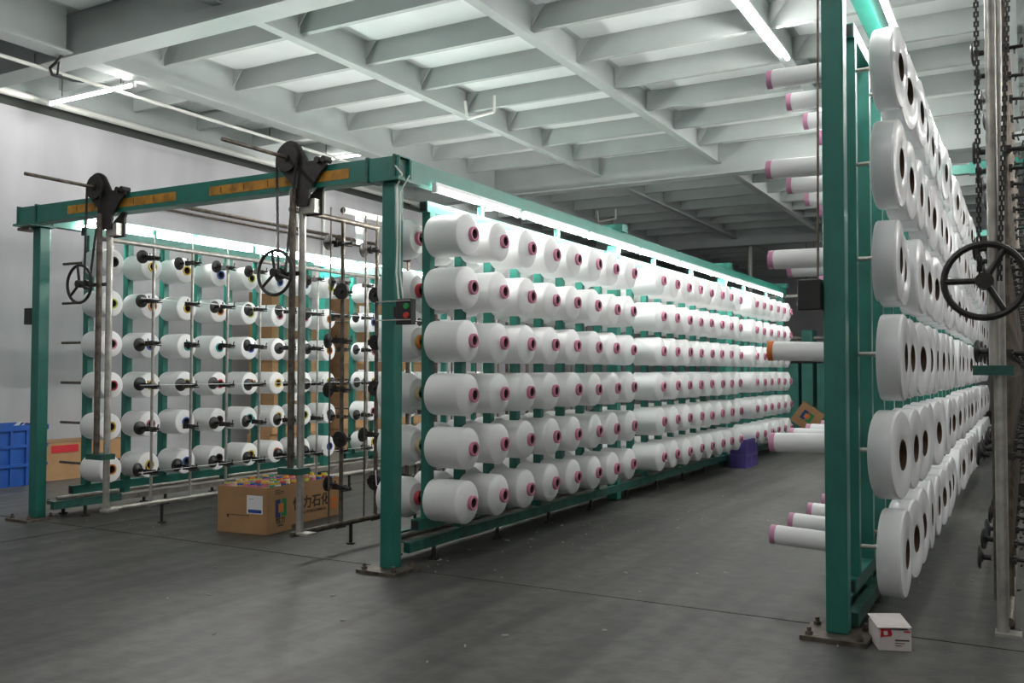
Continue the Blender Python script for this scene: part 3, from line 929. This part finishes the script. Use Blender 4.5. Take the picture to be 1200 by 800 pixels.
for cn in cone_cols:
    b = MB()
    b.v = []; b.f = []
    b.lathe([(0.0, 0.020), (0.0, 0.026), (-0.24, 0.031), (-0.24, 0.026)], 14, True)
    b2 = MB(); b2.add(b.v, b.f, Matrix.Rotation(-PI / 2, 4, 'Y'))
    cone_m[cn] = b2.mesh('cone', CORE[cn], True)
stripe_m = MB(); _b = MB().lathe([(-0.012, 0.0263), (-0.012, 0.0285), (-0.04, 0.0295), (-0.04, 0.0272)], 14, True)
stripe_m.add(_b.v, _b.f, Matrix.Rotation(-PI / 2, 4, 'Y'))
band_m = {cn: stripe_m.mesh('colour_band', CORE[cn], True) for cn in cone_cols}
band_m['white'] = stripe_m.mesh('colour_band', 'white', True)
def cones(B, w, d, h, nx, ny, boxname):
    for i in range(nx):
        for j in range(ny):
            x = 0.055 + (w - 0.11) * (i / (nx - 1)); y = 0.055 + (d - 0.11) * (j / (ny - 1))
            p = B.matrix_basis @ Vector((x, y, h + random.uniform(0.0, 0.035)))
            cn = random.choice(cone_cols)
            o = put('paper_cone', cone_m[cn], None, p, (random.uniform(-0.03, 0.03), random.uniform(-0.03, 0.03), random.uniform(0, 3)))
            put('colour_band', band_m[random.choice([q for q in band_m if q != cn])], o)
            tag(o, f'{cn} paper cone, {ORD[j]} row back, {ORD[i]} from left in {boxname}', 'cone', 'colourful cones in the open cartons')
cones(B1, 0.51, 0.33, 0.38, 7, 4, 'the logo carton')
cones(B2, 0.52, 0.78, 0.355, 6, 9, 'the lettered carton')

# small white carton by the right post
sb = carton('small crushed white carton with red letter beside the right post', (-0.648, 4.785, 0), math.radians(20), 0.150, 0.22, 0.098, mt='boxwhite')
lid = MB().box(-0.006, 0.152, 0.0, 0.222, 0, 0.004).build('lid_flap', 'boxwhite', sb)
lid.location = (0.0, -0.004, 0.105); lid.rotation_euler = (math.radians(3), math.radians(-2), 0)
dl = MB().prism([(0.008, 0.060), (0.018, 0.064), (0.058, 0.068), (0.062, 0.078), (0.056, 0.102), (0.006, 0.103), (0.010, 0.095)], -0.0015, 0)
dl.build('red_letter', 'red_ink', sb)
MB().prism([(0.024, 0.072), (0.042, 0.074), (0.040, 0.093), (0.022, 0.092)], -0.0022, -0.0015).build('letter_gap', 'boxwhite', sb)
MB().box(0.115, 0.146, -0.001, 0, 0.088, 0.095).build('red_print', 'red_ink', sb)
MB().box(0.075, 0.14, -0.001, 0, 0.046, 0.053).box(0.075, 0.12, -0.001, 0, 0.034, 0.037).box(0.075, 0.105, -0.001, 0, 0.022, 0.025).build('print_line', 'ink', sb)

# carton behind left post, blue crate with plastic film, stacks along the wall
c = thing('carton', 'brown carton with red label behind the left post', 'carton', (-10.85, 6.92, 0))
MB().box(0, 0.55, 0, 1.15, 0, 0.45).build('box_body', 'card', c)
MB().box(0.552, 0.555, 0.06, 0.42, 0.33, 0.42).build('red_label', 'red_ink', c)
MB().box(0, 0.552, 0.0, 1.15, 0.452, 0.455).build('tape', 'card_dark', c)
c = thing('plastic_crate', 'large blue plastic crate standing by the left wall', 'crate', (-10.75, 5.2, 0))
w, d, h = 0.62, 1.62, 0.70
MB().box(0.02, w - 0.02, 0.02, d - 0.02, 0, 0.02).box(0.02, w - 0.02, 0.02, 0.03, 0.02, h).box(0.02, w - 0.02, d - 0.03, d - 0.02, 0.02, h).box(0.02, 0.03, 0.03, d - 0.03, 0.02, h).box(w - 0.03, w - 0.02, 0.03, d - 0.03, 0.02, h).build('crate_body', 'crate_blue', c)
rb = MB().box(0, w, -0.005, 0.02, h - 0.06, h).box(0, w, d - 0.02, d + 0.005, h - 0.06, h).box(w - 0.02, w + 0.01, 0, d, h - 0.06, h).box(-0.01, 0.02, 0, d, h - 0.06, h)
rb.build('crate_rim', 'crate_blue', c)
for zz in (0.22, 0.44):
    MB().box(w - 0.02, w + 0.005, 0, d, zz, zz + 0.035).build('rib', 'crate_blue', c)
for k in range(9):
    MB().box(w - 0.02, w, 0.02 + k * 0.19, 0.045 + k * 0.19, 0.02, h - 0.06).build('rib', 'crate_blue', c)
b = MB()
for i in range(14):
    x, y = random.uniform(0.1, 0.5), random.uniform(0.15, 1.45)
    b.add([(x, y, 0.55), (x + 0.2, y + 0.05, 0.62), (x + 0.12, y + 0.22, 0.70 + random.uniform(0, 0.06)), (x - 0.08, y + 0.15, 0.6), (x + 0.05, y + 0.1, 0.5)], [(0, 1, 2), (0, 2, 3), (4, 1, 2), (4, 2, 3), (4, 0, 1), (4, 3, 0)])
o = b.build('plastic_film', 'film')
o.location = (-10.75, 5.2, 0)
tag(o, 'crumpled clear plastic film inside the blue crate', 'plastic film')
# stacks of cartons along the left wall, seen through the left rack
cs = MB().box(-0.24, 0.24, -0.31, 0.31, 0, 0.36).mesh('box_body', 'card')
cs2 = MB().box(-0.24, 0.24, -0.31, 0.31, 0, 0.36).mesh('box_body', 'card_dark')
tp = MB().box(-0.242, 0.242, -0.035, 0.035, 0.3605, 0.3625).box(0.2405, 0.2425, -0.035, 0.035, 0.26, 0.36).mesh('tape', 'card_dark')
lbm = MB().box(0.2405, 0.243, 0.08, 0.24, 0.14, 0.26).mesh('paper_label', 'white')
stk = 0
for (x, y, nz) in ((-10.2, 10.65, 7), (-10.2, 11.3, 6), (-10.2, 12.3, 7), (-10.2, 12.95, 7), (-10.2, 13.65, 7), (-10.2, 14.3, 6)):
    stk += 1
    for k in range(nz):
        o = put('carton', cs if random.random() < 0.6 else cs2, None, (x + random.uniform(-0.03, 0.03), y + random.uniform(-0.01, 0.01), k * 0.363), (0, 0, random.uniform(-0.01, 0.01)))
        put('tape', tp, o)
        if random.random() < 0.5:
            put('paper_label', lbm, o)
        tag(o, f'brown carton, {ORD[k]} from floor in {ORD[stk - 1]} wall stack behind the left rack', 'carton', 'cartons stacked along the left wall')

# purple crates by the foot of the middle rack
for k in range(2):
    r = thing('plastic_crate', ['lower purple plastic crate on the floor by the middle rack foot', 'upper purple plastic crate stacked by the middle rack foot'][k], 'crate', (-3.62, 12.62, k * 0.20))
    w, d, h = 0.22, 0.62, 0.195
    MB().box(0, w, 0, d, 0, 0.015).box(0, w, 0, 0.012, 0.015, h).box(0, w, d - 0.012, d, 0.015, h).box(0, 0.012, 0.012, d - 0.012, 0.015, h).box(w - 0.012, w, 0.012, d - 0.012, 0.015, h).build('crate_body', 'purple', r)
    MB().box(-0.008, w + 0.008, -0.008, 0, h - 0.04, h).box(w, w + 0.008, 0, d, h - 0.04, h).build('crate_rim', 'purple', r)
    for q in range(4):
        MB().box(0.015 + q * 0.062, 0.027 + q * 0.062, -0.006, 0, 0.015, h - 0.04).build('rib', 'purple', r)
    for q in range(6):
        MB().box(w, w + 0.006, 0.03 + q * 0.11, 0.045 + q * 0.11, 0.015, h - 0.04).build('rib', 'purple', r)

# far tilted carton
c = thing('carton', 'tilted brown carton with logo leaning before the far green machine', 'carton', (-4.13, 20.3, 0.348))
c.rotation_euler = (0, math.radians(35), math.radians(8))
MB().box(-0.26, 0.26, -0.18, 0.18, -0.24, 0.24).build('box_body', 'card', c)
for nm, mt_, rects in (('blue_bracket', 'navy_ink', [(-0.12, -0.06, -0.10, 0.10), (-0.06, -0.01, 0.05, 0.10), (-0.06, -0.01, -0.10, -0.05)]),
                       ('green_bracket', 'green_ink', [(0.06, 0.12, -0.10, 0.10), (0.01, 0.06, 0.05, 0.10), (0.01, 0.06, -0.10, -0.05)]),
                       ('orange_block', 'orange_ink', [(-0.045, 0.045, -0.045, 0.045)])):
    b = MB()
    for a, q, e, f in rects:
        b.box(a - 0.02, q - 0.02, -0.184, -0.1805, e + 0.02, f + 0.02)
    b.build(nm, mt_, c)
MB().box(0.10, 0.16, -0.183, -0.1805, -0.19, -0.15).box(0.17, 0.22, -0.183, -0.1805, -0.19, -0.15).build('print_line', 'ink', c)

# far green machine
mc = thing('winding_machine', 'tall green machine far behind the middle rack end', 'machine', (-6.2, 22.2, 0))
for x, w_, h_ in ((0.0, 0.12, 2.5), (0.8, 0.12, 2.45), (1.12, 0.35, 2.0), (1.55, 0.25, 2.3), (1.9, 0.3, 1.85), (2.3, 0.12, 2.2)):
    MB().box(x, x + w_, 0, 0.5, 0, h_).build('column', 'teal_far', mc)
MB().box(0, 2.6, 0.1, 0.9, 0, 0.5).build('machine_base', 'teal_far', mc)
MB().cyl((-0.2, 0.2, 2.12), (3.0, 0.2, 2.12), 0.05, 10).build('roller', 'steel', mc, smooth=True)
MB().cyl((-0.2, 0.0, 1.55), (2.8, 0.0, 1.55), 0.03, 10).build('roller', 'iron', mc, smooth=True)
# cartons far behind, seen between the uprights of the right rack
stk = 0
for (x, y, nz) in ((-2.35, 21.0, 4), (-1.7, 21.0, 5), (-3.05, 21.2, 3)):
    stk += 1
    for k in range(nz):
        o = put('carton', cs if (k + stk) % 2 else cs2, None, (x, y, k * 0.363))
        put('tape', tp, o)
        tag(o, f'brown carton, {ORD[k]} from floor in {ORD[stk - 1]} far stack seen past right post', 'carton', 'cartons stacked at the far end of the aisle')

o = MB().box(-4.905, -4.90, 6.04, 6.14, 2.44, 2.64).box(-4.905, -4.90, 6.05, 6.15, 2.40, 2.44).build('cloth_strip', 'white')
tag(o, 'narrow white cloth strip hanging from the pale guide pipe', 'cloth')

# loose yarn ends
strands = [([(XTC + 0.02, 5.92, 0.54), (XTC + 0.2, 5.7, 0.46), (XC - 0.40, 5.5, 0.43)], 'loose white yarn end drooping from low reel to a middle rack bobbin')]
for pts, lab in strands:
    o = MB().tube(pts, 0.0035, 5).build('yarn_strand', 'white')
    tag(o, lab, 'yarn')
for k, z in enumerate(rowsL):
    if k in (1, 3, 5):
        o = MB().cyl((XTL + 0.05, 5.3, z + 0.01), (XTL + 0.05, 11.4, z + 0.01), 0.003, 5).build('yarn_strand', 'white')
        tag(o, f'taut white yarn strand along the {ROW[k]} row of the left tension poles', 'yarn')

# lint scraps on the floor
b = MB()
spots = [(-3.3, 6.6, 0.7, 26), (-3.0, 7.6, 0.8, 22), (-3.55, 5.3, 0.25, 14), (-2.6, 5.6, 0.8, 14), (-6.6, 5.3, 0.9, 18), (-4.2, 4.2, 0.8, 14), (-0.2, 6.6, 0.5, 22),
         (-0.1, 9, 0.6, 18), (-2.3, 10, 1.2, 16), (-2.0, 4.4, 1.0, 10), (-0.86, 4.8, 0.25, 8), (-2.2, 13, 1.0, 12)]
for (x, y, s, nn) in spots:
    for i in range(int(nn * 0.6)):
        px, py = x + random.gauss(0, s * 0.5), y + random.gauss(0, s * 0.6)
        L = random.choice([0.004, 0.005, 0.006, 0.008, 0.012, 0.018]); a = random.uniform(0, PI)
        mx = Matrix.Translation((px, py, 0.0)) @ Matrix.Rotation(a, 4, 'Z')
        b.box(-L, L, -0.004, 0.004, 0.0005, random.uniform(0.003, 0.008), mx)
o = b.build('lint_scraps', 'lint')
o['kind'] = 'stuff'
tag(o, 'small white lint scraps scattered over the grey concrete floor', 'lint')
